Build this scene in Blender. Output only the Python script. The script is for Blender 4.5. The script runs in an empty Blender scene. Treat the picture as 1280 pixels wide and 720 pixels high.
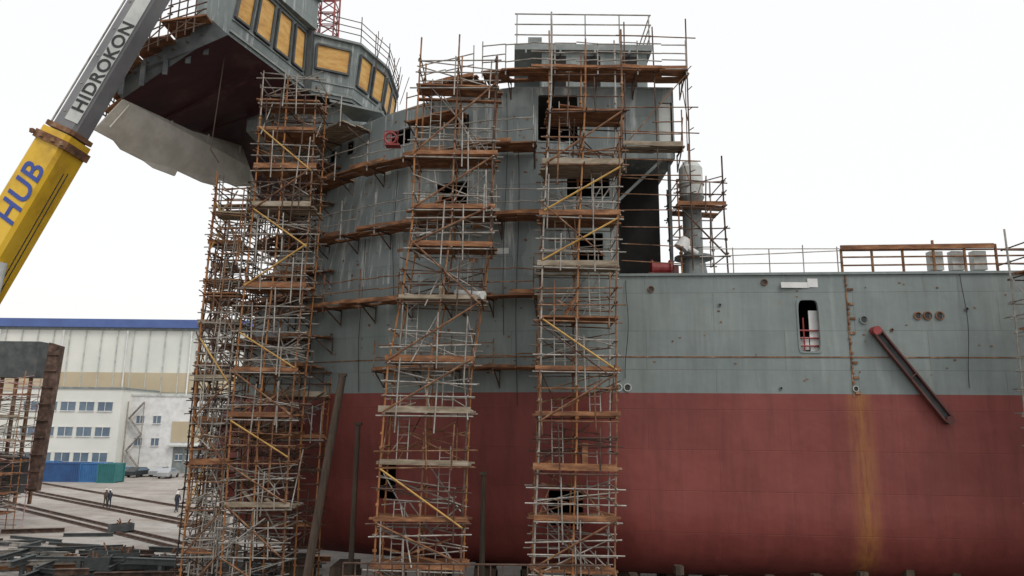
import bpy, math, random
from mathutils import Vector, Matrix
random.seed(11)
RU=random.uniform
scene=bpy.context.scene
COL=scene.collection

# ------------------------------------------------------------------ materials
def newmat(name):
    m=bpy.data.materials.new(name); m.use_nodes=True
    nt=m.node_tree; nt.nodes.clear()
    out=nt.nodes.new('ShaderNodeOutputMaterial'); b=nt.nodes.new('ShaderNodeBsdfPrincipled')
    nt.links.new(b.outputs[0],out.inputs[0])
    return m,nt,b
def N(nt,t,**k):
    n=nt.nodes.new(t)
    for a,v in k.items(): setattr(n,a,v)
    return n
def ramp(nt,fac,stops,interp='LINEAR'):
    r=N(nt,'ShaderNodeValToRGB'); r.color_ramp.interpolation=interp
    e=r.color_ramp.elements
    while len(e)<len(stops): e.new(0.5)
    for i,(p,c) in enumerate(stops):
        e[i].position=p; e[i].color=(c[0],c[1],c[2],1) if not isinstance(c,(int,float)) else (c,c,c,1)
    nt.links.new(fac,r.inputs[0]); return r.outputs[0]
def noise(nt,vec,scale,detail=4,rough=.6):
    n=N(nt,'ShaderNodeTexNoise'); n.inputs['Scale'].default_value=scale
    n.inputs['Detail'].default_value=detail; n.inputs['Roughness'].default_value=rough
    nt.links.new(vec,n.inputs['Vector']); return n.outputs['Fac']
def mapping(nt,vec,sc):
    m=N(nt,'ShaderNodeMapping'); m.inputs['Scale'].default_value=sc
    nt.links.new(vec,m.inputs['Vector']); return m.outputs[0]
def mixc(nt,fac,a,b,mode='MIX'):
    m=N(nt,'ShaderNodeMix',data_type='RGBA',blend_type=mode)
    if isinstance(fac,(int,float)): m.inputs[0].default_value=fac
    else: nt.links.new(fac,m.inputs[0])
    for i,s in ((6,a),(7,b)):
        if isinstance(s,tuple): m.inputs[i].default_value=(s[0],s[1],s[2],1)
        else: nt.links.new(s,m.inputs[i])
    return m.outputs[2]
def mth(nt,op,a,b=None):
    m=N(nt,'ShaderNodeMath',operation=op)
    for i,s in ((0,a),(1,b)):
        if s is None: continue
        if isinstance(s,(int,float)): m.inputs[i].default_value=s
        else: nt.links.new(s,m.inputs[i])
    return m.outputs[0]
def objvec(nt,rand=True):
    tc=N(nt,'ShaderNodeTexCoord')
    if not rand: return tc.outputs['Object']
    oi=N(nt,'ShaderNodeObjectInfo')
    mu=mth(nt,'MULTIPLY',oi.outputs['Random'],40.0)
    ad=N(nt,'ShaderNodeVectorMath',operation='ADD')
    nt.links.new(tc.outputs['Object'],ad.inputs[0]); nt.links.new(mu,ad.inputs[1])
    return ad.outputs[0]
def bump(nt,b,h,strength=.3,dist=.02):
    bp=N(nt,'ShaderNodeBump'); bp.inputs['Strength'].default_value=strength; bp.inputs['Distance'].default_value=dist
    nt.links.new(h,bp.inputs['Height']); nt.links.new(bp.outputs[0],b.inputs['Normal'])
def mat_mix(name,stops,scale=3,rough=.8,metal=0.,bstr=.25,stretch=(1,1,1),detail=5):
    m,nt,b=newmat(name); v=mapping(nt,objvec(nt),stretch)
    f=noise(nt,v,scale,detail,.65)
    c=ramp(nt,f,stops); nt.links.new(c,b.inputs['Base Color'])
    b.inputs['Roughness'].default_value=rough; b.inputs['Metallic'].default_value=metal
    if bstr>0: bump(nt,b,noise(nt,v,scale*6),bstr,.01)
    return m
def mat_hull(name,c1,c2,streak,samt,rust,ramt,stain=None,rough=.6,seam=.72,patch=None,grime=.55,srange=(.53,.74)):
    m,nt,b=newmat(name); v=objvec(nt,False)
    sp=N(nt,'ShaderNodeSeparateXYZ'); nt.links.new(v,sp.inputs[0])
    cb=N(nt,'ShaderNodeCombineXYZ'); nt.links.new(sp.outputs[0],cb.inputs[0]); nt.links.new(sp.outputs[2],cb.inputs[1])
    br=N(nt,'ShaderNodeTexBrick'); nt.links.new(cb.outputs[0],br.inputs['Vector'])
    br.inputs['Scale'].default_value=1; br.inputs['Brick Width'].default_value=5.3; br.inputs['Row Height'].default_value=1.52
    br.inputs['Mortar Size'].default_value=.014; br.inputs['Mortar Smooth'].default_value=.6
    br.inputs['Color1'].default_value=(1,1,1,1); br.inputs['Color2'].default_value=(.88,.89,.90,1); br.inputs['Mortar'].default_value=(seam,seam*.97,seam*.94,1)
    base=mixc(nt,ramp(nt,noise(nt,v,.35,5),[(.35,0),(.68,1)]),c1,c2)
    base=mixc(nt,1.0,base,br.outputs[0],'MULTIPLY')
    if patch:
        pf=ramp(nt,noise(nt,mapping(nt,v,(.5,.5,.35)),1.1,3,.5),[(.56,0),(.60,1)])
        base=mixc(nt,mth(nt,'MULTIPLY',pf,.6),base,patch)
    sv=mapping(nt,v,(2.2,2.2,.16))
    sf=ramp(nt,noise(nt,sv,1.4,7,.7),[(srange[0],0),(srange[1],1)])
    base=mixc(nt,mth(nt,'MULTIPLY',sf,samt),base,streak)
    gv=mapping(nt,v,(.9,.9,.1))
    gf=ramp(nt,noise(nt,gv,2.1,6,.7),[(.45,0),(.8,1)])
    base=mixc(nt,mth(nt,'MULTIPLY',gf,grime),base,(c1[0]*.4,c1[1]*.38,c1[2]*.38))
    rf=ramp(nt,noise(nt,mapping(nt,v,(1.3,1.3,.6)),1.7,8,.75),[(.6,0),(.72,1)])
    base=mixc(nt,mth(nt,'MULTIPLY',rf,ramt),base,rust)
    if stain:
        x0,w=stain
        d=mth(nt,'ABSOLUTE',mth(nt,'SUBTRACT',sp.outputs[0],x0))
        k=ramp(nt,mth(nt,'DIVIDE',d,w),[(0.15,1),(1,0)])
        k2=ramp(nt,noise(nt,mapping(nt,v,(3,3,.35)),1.6,7,.7),[(.30,0),(.58,1)])
        base=mixc(nt,mth(nt,'MULTIPLY',mth(nt,'MULTIPLY',k,k2),.85),base,(.29,.115,.03))
    nt.links.new(base,b.inputs['Base Color'])
    b.inputs['Roughness'].default_value=rough
    h=mth(nt,'ADD',mth(nt,'MULTIPLY',noise(nt,v,.55,3),1.0),mth(nt,'MULTIPLY',br.outputs['Fac'],-.12))
    bump(nt,b,h,.5,.12)
    return m

M={}
M['top']=mat_hull('grey_green_hull_paint',(.178,.214,.208),(.228,.262,.254),(.42,.45,.43),.25,(.22,.12,.07),.30,rough=.62,grime=.4)
M['sup']=mat_hull('superstructure_primer',(.165,.198,.196),(.218,.250,.246),(.62,.64,.63),.7,(.24,.13,.08),.5,rough=.68,patch=(.28,.31,.305),grime=.4,srange=(.53,.68))
M['red']=mat_hull('red_antifouling',(.185,.036,.029),(.238,.054,.044),(.30,.10,.08),.18,(.10,.025,.02),.35,stain=(13.2,.6),rough=.6,seam=.82,grime=.6)
M['maroon']=mat_mix('maroon_primer',[(.3,(.05,.018,.016)),(.55,(.10,.034,.028)),(.8,(.14,.07,.05))],.6,.7,bstr=.2)
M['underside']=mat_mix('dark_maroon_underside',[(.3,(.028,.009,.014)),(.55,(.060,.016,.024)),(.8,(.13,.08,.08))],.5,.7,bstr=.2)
M['lightplate']=mat_mix('light_grey_plate',[(.3,(.48,.46,.41)),(.5,(.62,.60,.54)),(.62,(.72,.70,.64)),(.8,(.52,.46,.38))],.8,.7,bstr=.3,detail=8)
M['grey']=mat_mix('grey_deck_paint',[(.3,(.15,.17,.17)),(.55,(.22,.245,.24)),(.8,(.34,.35,.33))],1.2,.7)
M['dgrey']=mat_mix('dark_grey_steel',[(.3,(.035,.04,.042)),(.6,(.08,.09,.09)),(.8,(.13,.10,.08))],1.5,.7)
M['dark']=mat_mix('interior_shade_black',[(.3,(.005,.005,.006)),(.7,(.018,.016,.014))],1.5,.9)  # near-black colour paints in the shade behind openings and in the recess
M['rust']=mat_mix('rusty_scaffold_tube',[(.28,(.05,.028,.02)),(.45,(.15,.07,.036)),(.58,(.25,.13,.065)),(.72,(.32,.28,.24))],2.2,.85)
M['greytube']=mat_mix('weathered_grey_tube',[(.3,(.14,.11,.09)),(.5,(.31,.29,.26)),(.72,(.48,.46,.43))],2.0,.6,.3)
M['darktube']=mat_mix('dark_rust_tube',[(.3,(.025,.017,.014)),(.5,(.08,.045,.032)),(.75,(.18,.12,.09))],2.0,.85)
M['orangetube']=mat_mix('orange_rust_tube',[(.3,(.12,.045,.02)),(.5,(.32,.135,.045)),(.75,(.38,.21,.10))],2.0,.85)
M['yellow']=mat_mix('yellow_brace',[(.28,(.22,.10,.04)),(.45,(.44,.25,.06)),(.75,(.56,.36,.10))],1.5,.6)
M['plank']=mat_mix('rusty_plank',[(.25,(.06,.03,.02)),(.45,(.18,.078,.036)),(.6,(.31,.145,.065)),(.78,(.38,.30,.22))],1.4,.85,stretch=(1,2,4))
M['plank2']=mat_mix('wood_plank',[(.25,(.10,.075,.055)),(.5,(.26,.21,.15)),(.78,(.46,.41,.34))],1.4,.85,stretch=(1,4,4))
M['ply']=mat_mix('plywood_cover',[(.25,(.36,.17,.045)),(.5,(.58,.32,.08)),(.8,(.72,.50,.20))],1.5,.6,stretch=(1,1,3))
M['timber']=mat_mix('old_timber',[(.3,(.03,.022,.016)),(.6,(.08,.055,.038)),(.8,(.13,.10,.07))],1.5,.9,stretch=(3,3,.3))
M['craneyellow']=mat_mix('crane_yellow',[(.25,(.42,.24,.03)),(.5,(.74,.46,.03)),(.8,(.80,.53,.06))],.7,.4,bstr=.05)
M['cranegrey']=mat_mix('crane_grey',[(.3,(.12,.12,.13)),(.55,(.19,.19,.20)),(.8,(.27,.27,.27))],.5,.4,bstr=.08)
M['white']=mat_mix('white_paint',[(.3,(.55,.55,.54)),(.6,(.74,.74,.73)),(.8,(.8,.8,.79))],.8,.5,bstr=.05)
M['offwhite']=mat_mix('offwhite_paint',[(.3,(.33,.35,.34)),(.5,(.5,.52,.50)),(.8,(.65,.66,.63))],1.2,.5,bstr=.05)
M['black']=mat_mix('black_paint',[(.3,(.01,.01,.012)),(.8,(.03,.03,.03))],3,.5,bstr=.05)
M['blueletter']=mat_mix('blue_letter_paint',[(.3,(.03,.06,.28)),(.8,(.05,.09,.36))],3,.45,bstr=.05)
M['redpaint']=mat_mix('bright_red_paint',[(.3,(.16,.02,.02)),(.6,(.30,.04,.04)),(.8,(.28,.14,.11))],3,.5)
M['cladding']=mat_mix('cladding_cream',[(.3,(.62,.64,.60)),(.7,(.74,.74,.69))],.15,.6,bstr=.03)
M['beige']=mat_mix('cladding_beige',[(.3,(.44,.37,.25)),(.7,(.52,.44,.31))],.2,.6,bstr=.03)
M['bluefascia']=mat_mix('blue_fascia',[(.3,(.06,.10,.28)),(.7,(.08,.14,.36))],.3,.5,bstr=.03)
M['glass']=mat_mix('window_glass',[(.3,(.08,.12,.17)),(.7,(.16,.22,.28))],.3,.15,bstr=0)
M['contblue']=mat_mix('container_blue',[(.3,(.02,.10,.27)),(.7,(.05,.18,.40))],.8,.55)
M['contdark']=mat_mix('container_dark_blue',[(.3,(.02,.06,.17)),(.7,(.03,.10,.26))],.8,.55)
M['contteal']=mat_mix('container_teal',[(.3,(.02,.12,.13)),(.7,(.03,.18,.18))],.8,.55)
M['silver']=mat_mix('silver_car_paint',[(.3,(.35,.36,.37)),(.7,(.5,.51,.52))],.8,.3,.4,bstr=0)
M['darkcar']=mat_mix('dark_car_paint',[(.3,(.04,.045,.05)),(.7,(.08,.085,.09))],.8,.3,.3,bstr=0)
M['tyre']=mat_mix('tyre_rubber',[(.3,(.015,.015,.015)),(.7,(.03,.03,.03))],3,.9)
M['skin']=mat_mix('skin_tone',[(.3,(.35,.2,.14)),(.7,(.42,.25,.18))],3,.6,bstr=0)
M['cloth']=mat_mix('dark_work_clothes',[(.3,(.02,.025,.035)),(.7,(.045,.05,.07))],4,.9)
M['cloth2']=mat_mix('brown_work_clothes',[(.3,(.07,.05,.04)),(.7,(.12,.09,.07))],4,.9)
M['helmet']=mat_mix('helmet_plastic',[(.3,(.6,.6,.55)),(.7,(.75,.75,.7))],3,.4,bstr=0)
M['pinkrail']=mat_mix('pale_pink_rail',[(.3,(.25,.10,.09)),(.5,(.42,.25,.24)),(.7,(.6,.55,.53))],2,.7,bstr=0)
M['floor']=mat_mix('low_bounce_dark_floor',[(.3,(.035,.03,.026)),(.5,(.07,.06,.052)),(.75,(.13,.115,.10))],.5,.95,detail=8,bstr=.5)  # kept dark so little light bounces up onto the hull

# ------------------------------------------------------------------ mesh builder
class MB:
    def __init__(s): s.v=[]; s.f=[]
    def add(s,vs,fs):
        o=len(s.v); s.v+= [Vector(v) for v in vs]; s.f+=[tuple(i+o for i in f) for f in fs]
    def box(s,c,d,rz=0):
        c=Vector(c); hx,hy_,hz=d[0]/2,d[1]/2,d[2]/2
        R=Matrix.Rotation(rz,3,'Z')
        vs=[c+R@Vector((x*hx,y*hy_,z*hz)) for x,y,z in ((-1,-1,-1),(1,-1,-1),(1,1,-1),(-1,1,-1),(-1,-1,1),(1,-1,1),(1,1,1),(-1,1,1))]
        s.add(vs,[(0,3,2,1),(4,5,6,7),(0,1,5,4),(1,2,6,5),(2,3,7,6),(3,0,4,7)])
    def beam(s,a,b,w,h,up=(0,0,1)):
        a=Vector(a); b=Vector(b); d=(b-a).normalized(); up=Vector(up)
        if abs(d.dot(up))>.98: up=Vector((1,0,0))
        sd=d.cross(up).normalized(); u=sd.cross(d).normalized()
        vs=[]
        for p in (a,b):
            for x,y in ((-1,-1),(1,-1),(1,1),(-1,1)): vs.append(p+sd*(x*w/2)+u*(y*h/2))
        s.add(vs,[(0,1,2,3),(7,6,5,4),(0,4,5,1),(1,5,6,2),(2,6,7,3),(3,7,4,0)])
    def pipe(s,a,b,r=.03,n=6,r2=None):
        a=Vector(a); b=Vector(b); d=(b-a)
        if d.length<1e-5: return
        d.normalize(); r2=r if r2 is None else r2
        up=Vector((0,0,1)) if abs(d.z)<.9 else Vector((1,0,0))
        sd=d.cross(up).normalized(); u=sd.cross(d)
        vs=[]
        for p,rr in ((a,r),(b,r2)):
            for i in range(n):
                t=2*math.pi*i/n; vs.append(p+sd*math.cos(t)*rr+u*math.sin(t)*rr)
        fs=[(i,i+n,(i+1)%n+n,(i+1)%n) for i in range(n)]
        fs.append(tuple(range(n))); fs.append(tuple(range(2*n-1,n-1,-1)))
        s.add(vs,fs)
    def poly(s,pts): s.add(pts,[tuple(range(len(pts)))])
    def prism(s,pts,ex):
        n=len(pts); ex=Vector(ex); vs=[Vector(p) for p in pts]+[Vector(p)+ex for p in pts]
        s.add(vs,[tuple(range(n)),tuple(range(2*n-1,n-1,-1))]+[(i,i+n,(i+1)%n+n,(i+1)%n) for i in range(n)])
def thing(name,label,cat,loc,group=None,kind=None):
    e=bpy.data.objects.new(name,None); e.empty_display_size=.5; e.location=loc
    COL.objects.link(e); e['label']=label; e['category']=cat
    if group: e['group']=group
    e['org']=tuple(loc)
    return e
def part(name,mb,mat,parent,label=None,smooth=False,kind=None):
    me=bpy.data.meshes.new(name); o=Vector(parent['org'])
    me.from_pydata([v-o for v in mb.v],[],mb.f); me.update()
    me.materials.append(M[mat])
    ob=bpy.data.objects.new(name,me); COL.objects.link(ob); ob.parent=parent
    ob['org']=tuple(o)
    if label: ob['label']=label
    if kind: ob['kind']=kind
    if smooth:
        for p in me.polygons: p.use_smooth=True
    return ob
def solo(name,mb,mat,label,cat,loc,group=None,smooth=False,kind=None):
    me=bpy.data.meshes.new(name); o=Vector(loc)
    me.from_pydata([v-o for v in mb.v],[],mb.f); me.update(); me.materials.append(M[mat])
    ob=bpy.data.objects.new(name,me); COL.objects.link(ob); ob.location=loc
    if label: ob['label']=label; ob['category']=cat
    if group: ob['group']=group
    if kind: ob['kind']=kind
    if smooth:
        for p in me.polygons: p.use_smooth=True
    ob['org']=tuple(loc)
    return ob

# ------------------------------------------------------------------ ground
def ground():
    m,nt,b=newmat('yard_concrete'); v=objvec(nt,False)
    f=ramp(nt,noise(nt,v,.06,8,.7),[(.35,(.25,.225,.20)),(.5,(.36,.33,.30)),(.68,(.45,.42,.385))])
    f2=ramp(nt,noise(nt,v,.8,8,.75),[(.48,0),(.66,1)])
    c=mixc(nt,mth(nt,'MULTIPLY',f2,.5),f,(.15,.125,.105))
    f3=ramp(nt,noise(nt,mapping(nt,v,(.3,1.2,1)),.25,6,.7),[(.5,0),(.58,1)])
    c=mixc(nt,mth(nt,'MULTIPLY',f3,.45),c,(.22,.165,.13))
    nt.links.new(c,b.inputs['Base Color']); b.inputs['Roughness'].default_value=.9
    bump(nt,b,noise(nt,v,3,8),.4,.05)
    M['ground']=m
    mb=MB(); mb.poly([(-1500,-500,0),(1500,-500,0),(1500,2500,0),(-1500,2500,0)])
    solo('ground',mb,'ground',None,None,(0,0,0),kind='structure')
    mb=MB(); mb.poly([(-30,-25,.004),(80,-25,.004),(80,120,.004),(-20,120,.004),(-14,60,.004),(-15,48,.004),(-30,38,.004)])  # dark sheet added over the ground to cut bounce light under the hull
    solo('dark_floor_sheet',mb,'floor',None,None,(0,0,0),kind='structure')
ground()

# ------------------------------------------------------------------ ship hull form
CY=37.0
def cr(tab,z):
    if z<=tab[0][0]: return tab[0][1]
    if z>=tab[-1][0]: return tab[-1][1]
    for i in range(len(tab)-1):
        if tab[i][0]<=z<=tab[i+1][0]:
            z0,p1=tab[i]; z1,p2=tab[i+1]; t=(z-z0)/(z1-z0)
            p0=tab[i-1][1] if i>0 else p1; p3=tab[i+2][1] if i+2<len(tab) else p2
            return .5*(2*p1+(p2-p0)*t+(2*p0-5*p1+4*p2-p3)*t*t+(3*p1-p0-3*p2+p3)*t**3)
TIP=[(2.6,-11.0),(3.5,-13.2),(5,-14.5),(7,-15.0),(9,-14.6),(10.5,-14.0),(12.5,-13.5),(14.5,-13.1),(17,-12.3),(20,-11.5),(22.5,-11.0)]
XO=[(2.6,5),(5,4),(10,3),(14,1.2),(22.5,.8)]
NN=[(2.6,1.0),(5,1.0),(10,1.3),(14,1.6),(22.5,1.65)]
MM=[(2.6,1.4),(8,1.35),(11,1.3),(14,1.15),(22.5,1.15)]
INS=[(2.6,2.6),(2.9,1.3),(3.4,.55),(4.2,.15),(5,0),(6,0)]
def side(X): return 28.4 if X<4 else 28.4-.09*(X-4)
def hy(X,z):
    hb=CY-side(X)-cr(INS,z); x0=cr(XO,z); tp=cr(TIP,z)
    if X>=x0: return CY-hb
    r=min(1,(x0-X)/(x0-tp))
    return CY-hb*max(0,(1-r**cr(NN,z)))**(1/cr(MM,z))
XB=-9.3; NB=16
def rowpts(z,xs):
    tp=cr(TIP,z); pts=[(x,hy(x,z)) for x in xs if x>=XB]
    for k in range(1,NB+1):
        x=XB+(tp-XB)*math.sin(math.pi/2*k/NB)
        pts.append((x,hy(x,z) if k<NB else CY))
    return pts
def uniq(l,d=.02):
    l=sorted(l); o=[l[0]]
    for a in l[1:]:
        if a-o[-1]>d: o.append(a)
    return o
OPEN_SUP=[(1.0,2.7,20.1,22.2),(-5.6,-4.6,20.8,21.6),(-9.2,-8.85,21.2,21.9),(-8.1,-7.7,21.2,21.95),(-2.6,-1.9,20.9,21.6),
          (2.2,4.0,17.7,19.3),(-3.3,-1.9,17.3,18.6),(2.6,3.7,14.9,16.2)]
OPEN_TOP=[(11.15,11.95,11.35,13.4)]
OPEN_RED=[(1.5,2.85,4.6,6.0),(-5.6,-4.8,5.3,6.8)]
def shell(zs,xmax,opens,z_hi_ext=None):
    xs=[XB+.0]+[XB+i*(xmax-XB)/60 for i in range(61)]
    zz=list(zs)
    for o in opens: xs+=[o[0],o[1]]; zz+=[o[2],o[3]]
    key=[x for o in opens for x in o[:2]]+[xmax,XB]
    xs=uniq(key+[x for x in xs if all(abs(x-k)>.12 for k in key)]); xs=[x for x in xs if x<=xmax+.001][::-1]
    keyz=[z for o in opens for z in o[2:]]+[zs[0],zs[-1]]
    zz=uniq(keyz+[z for z in zz if all(abs(z-k)>.05 for k in keyz)])
    mb=MB(); n=None
    for z in zz:
        near=rowpts(z,xs); far=[(x,2*CY-y) for x,y in near[:-1]][::-1]
        row=near+far; n=len(row); nn=len(near)
        mb.v+=[Vector((x,y,z)) for x,y in row]
    for j in range(len(zz)-1):
        zc=(zz[j]+zz[j+1])/2
        for i in range(n-1):
            if i<len(xs)-1:
                xc=(xs[i]+xs[i+1])/2
                if any(o[0]<xc<o[1] and o[2]<zc<o[3] for o in opens): continue
            mb.f.append((j*n+i,j*n+i+1,(j+1)*n+i+1,(j+1)*n+i))
    return mb,n,len(zz),xs
ZR=9.75; ZD=14.4; ZT=22.5; ZU=19.5
ship=thing('ship','unfinished offshore ship, grey topsides over red bottom, wrapped in scaffolding','ship',(0,CY,0))
def fr(a,b,n): return [a+(b-a)*i/n for i in range(n+1)]
mb,n,nz,_=shell([2.6,2.75,2.9,3.1,3.4,3.8,4.2,4.6]+fr(5,ZR,12),40,OPEN_RED)
mb.poly([v for v in mb.v[:n]][::-1])
bot=part('bottom_plating',mb,'red',ship,'faded red antifouling paint with rust stain',smooth=True)
mb,n,nz,_=shell(fr(ZR,ZD,10),40,OPEN_TOP)
top=part('topside_plating',mb,'top',ship,smooth=True)
mb,n,nz,_=shell(fr(ZD,ZT,16),4.3,OPEN_SUP)
sup=part('superstructure_plating',mb,'sup',ship,'patchy grey primer plating with pale streaks',smooth=True)
mb=MB()
for zc,hh,ww in ((11.15,.05,.03),):
    for x in [XB+i*.7 for i in range(int((40-XB)/.7))]:
        mb.beam((x,hy(x,zc)-ww/2+.01,zc),(x+.7,hy(x+.7,zc)-ww/2+.01,zc),ww,hh)
part('rubbing_strake',mb,'rust',ship)
mb=MB(); r=rowpts(ZD,[4,6,8,12,20,30,40][::-1]); 
rr=[(x,y+.01) for x,y in r]
mb.poly([(x,y,ZD-.02) for x,y in rr+[(x,2*CY-y) for x,y in rr[:-1]][::-1]])
part('main_deck',mb,'grey',ship)
mb=MB(); r=rowpts(ZT,[4.3,2,0,-2,-4,-6,-8,XB]); 
P=r+[(x,2*CY-y) for x,y in r[:-1]][::-1]
mb.prism([(x,y+ (.0),ZT) for x,y in P],(0,0,.08))
part('roof_deck',mb,'grey',ship)
mb=MB(); mb.poly([(40,hy(40,3),3),(40,2*CY-hy(40,3),3),(40,2*CY-hy(40,14),ZD),(40,hy(40,14),ZD)])
part('transom',mb,'top',ship)
mb=MB()
for x in [4.3+i*.9 for i in range(39)]:
    mb.beam((x,hy(x,14)-.02,ZD+.03),(x+.9,hy(x+.9,14)-.02,ZD+.03),.12,.1)
part('gunwale',mb,'top',ship)
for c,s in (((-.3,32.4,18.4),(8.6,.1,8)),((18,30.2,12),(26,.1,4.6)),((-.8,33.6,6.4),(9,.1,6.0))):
    mb=MB(); mb.box(c,s); part('dark_backing',mb,'dark',ship)  # added near-black backings, shade behind the openings put into the colour
mb=MB()
mb.box((5.2,28.43,21.0),(1.8,.06,3.0)); mb.box((6.7,37,21.0),(.06,17.2,3.0)); mb.box((5.5,45.57,21),(2.4,.06,3.0))
mb.box((6.4,28.43,22.2),(.6,.06,.6)); mb.box((6.4,28.43,19.75),(.6,.06,.5))
mb.box((5.5,37,ZU-.05),(2.44,17.24,.1)); mb.box((5.5,37,ZT+.04),(2.46,17.26,.08))
part('overhang_house',mb,'sup',ship)
mb=MB(); mb.box((6.35,28.52,20.95),(.52,.04,1.9)); part('door_panel',mb,'offwhite',ship,'pale primed door panel')
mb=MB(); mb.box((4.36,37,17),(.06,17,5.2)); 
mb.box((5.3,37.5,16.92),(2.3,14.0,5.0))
part('recess_wall',mb,'dark',ship)  # recess shade painted in as near-black wall colour
mb=MB(); mb.box((6.5,28.6,17),(.12,.12,5.2)); part('deck_pillar',mb,'dgrey',ship)
mb=MB(); mb.beam((4.35,28.55,17.6),(6.3,28.55,19.5),.11,.11); part('diagonal_strut',mb,'grey',ship)
def ring(mb,x0,x1,z0,z1,k=3.2,t=.07,proud=.03,depth=.18):
    cx,cz=(x0+x1)/2,(z0+z1)/2; a,b=(x1-x0)/2,(z1-z0)/2; n=40; o=len(mb.v); 
    def se(a,b,th,k): 
        c,s=math.cos(th),math.sin(th)
        return a*math.copysign(abs(c)**(2/k),c), b*math.copysign(abs(s)**(2/k),s)
    for i in range(n):
        th=2*math.pi*(i+.5)/n
        xi,zi=se(a-.02,b-.02,th,k); xo,zo=se(a+t,b+t,th,max(9,k))
        yi=hy(cx+xi,cz+zi); yo=hy(cx+xo,cz+zo)
        mb.v+=[Vector((cx+xi,yi-proud,cz+zi)),Vector((cx+xo,yo-proud,cz+zo)),Vector((cx+xi,yi+depth,cz+zi)),Vector((cx+xo,yo+.01,cz+zo))]
    for i in range(n):
        j=(i+1)%n; A=o+4*i; B=o+4*j
        mb.f+=[(A,A+1,B+1,B),(A,B,B+2,A+2),(A+1,A+3,B+3,B+1)]
for o in OPEN_SUP:
    mb=MB(); ring(mb,*o,k=26,t=.04); part('opening_frame',mb,'sup',ship)
for o in OPEN_TOP:
    mb=MB(); ring(mb,*o,k=6,t=.05,depth=.1); part('opening_frame',mb,'top',ship)
for o in OPEN_RED:
    mb=MB(); ring(mb,*o,k=26,t=.04); part('opening_frame',mb,'red',ship)
mb=MB()
for z in (11.6,11.9,12.2): mb.pipe((11.0,27.86,z),(12.1,27.86,z),.035)
for x in (11.38,): mb.pipe((x,27.86,11.1),(x,27.86,12.7),.03)
part('inner_rail',mb,'redpaint',ship,'rail seen through the oblong opening')
mb=MB(); mb.box((11.85,27.95,12.2),(.42,.03,1.6)); part('painted_sky_panel',mb,'white',ship)  # white panels painted in for bright sky showing through the opening
mb=MB(); mb.box((11.35,27.96,11.7),(.5,.03,.5)); part('painted_sky_panel',mb,'white',ship)
def pipehole(x,z,r,mat='darktube',lab=None):
    mb=MB(); y=hy(x,z); n=18
    for i in range(n):
        t=2*math.pi*i/n; c,s=math.cos(t),math.sin(t)
        mb.v+=[Vector((x+c*r*1.35,y-.01,z+s*r*1.35)),Vector((x+c*r*1.3,y-.05,z+s*r*1.3)),Vector((x+c*r,y-.05,z+s*r)),Vector((x+c*r,y-.006,z+s*r))]
    for i in range(n):
        j=(i+1)%n
        for k in range(3): mb.f.append((4*i+k,4*i+k+1,4*j+k+1,4*j+k))
    p=part('pipe_opening',mb,mat,ship,lab)
    mb=MB(); mb.poly([(x+math.cos(2*math.pi*i/n)*r,y-.008,z+math.sin(2*math.pi*i/n)*r) for i in range(n)])
    part('bore_shade_disc',mb,'black',p)  # flat black disc paints in the shade of the hole
for x,z,r,m_ in ((4.2,9.95,.12,'offwhite'),(4.55,9.95,.12,'offwhite'),(13.6,12.6,.13,'top'),(15.6,12.75,.12,'rust'),(15.95,12.75,.13,'rust'),(16.4,12.75,.13,'rust'),
               (5.55,13.85,.1,'rust'),(9.95,14.1,.1,'rust'),(13.1,9.95,.09,'offwhite'),(17.4,13.0,.06,'top'),(-1.9,12.9,.1,'rust'),(10.35,9.95,.05,'top'),(14.6,12.2,.05,'rust'),(8.2,13.2,.05,'top')):
    pipehole(x,z,r,m_)
mb=MB(); x=13.05
for i in range(28):
    z=9.8+i*.19
    if random.random()<.85 and z<14.3: mb.box((x+RU(-.03,.03)+(0 if i%3 else .12),hy(x,z)-.03,z),(.07 if i%3 else .2,.06,.09))
mb.box((13.02,hy(13,12)-.012,12.0),(.05,.03,4.7))
part('seam_clips',mb,'rust',ship,'rusty welding clips along a vertical seam')
mb=MB()
for i in range(60):
    x=RU(4.6,19.5); z=RU(10.0,14.2)
    if random.random()<.6: mb.box((x,hy(x,z)-.01,z),(RU(.04,.10),.02,RU(.03,.06)))
for i in range(200):
    x=RU(-8.5,4.0); z=RU(10.2,22.3)
    mb.box((x,hy(x,z)-.01,z),(RU(.03,.12),.03,RU(.02,.1)))
part('lifting_lug_remains',mb,'rust',ship)
for cx_,cz_,w_,h_ in ((11.1,13.97,1.1,.22),(11.78,14.06,.4,.34)):
    mb=MB(); mb.box((cx_,hy(11.2,14)-.05-(.01 if w_<1 else 0),cz_),(w_,.03,h_)); part('notice_board',mb,'white',ship,'small white board on the plating')
mb=MB(); mb.box((3.5,32.6,23.55),(4.6,7,1.95)); dh=part('deckhouse',mb,'sup',ship)
mb=MB(); mb.prism([(.0,28.9,24.55),(6.0,28.9,24.55),(6.0,36.8,24.55),(.0,36.8,24.55)],(0,0,.28)); 
for x in (.3,1.8,3.3,4.8): mb.box((x+.2,28.95,24.45),(.08,.3,.2))
part('roof_slab',mb,'grey',dh)
mb=MB()
for x in (0.1,1.6,3.1,4.6,5.9): mb.pipe((x,29,24.8),(x,29,26.3),.03)
for z in (25.3,25.8,26.3): mb.pipe((0,29,z),(6,29,z+RU(-.03,.03)),.03)
for z in (25.3,25.8,26.3): mb.pipe((5.95,29,z),(5.95,36,z),.03)
part('roof_rail',mb,'greytube',dh)
mb=MB(); mb.box((.9,29.4,25.05),(.6,.5,.45)); part('vent_box',mb,'grey',dh)
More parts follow.
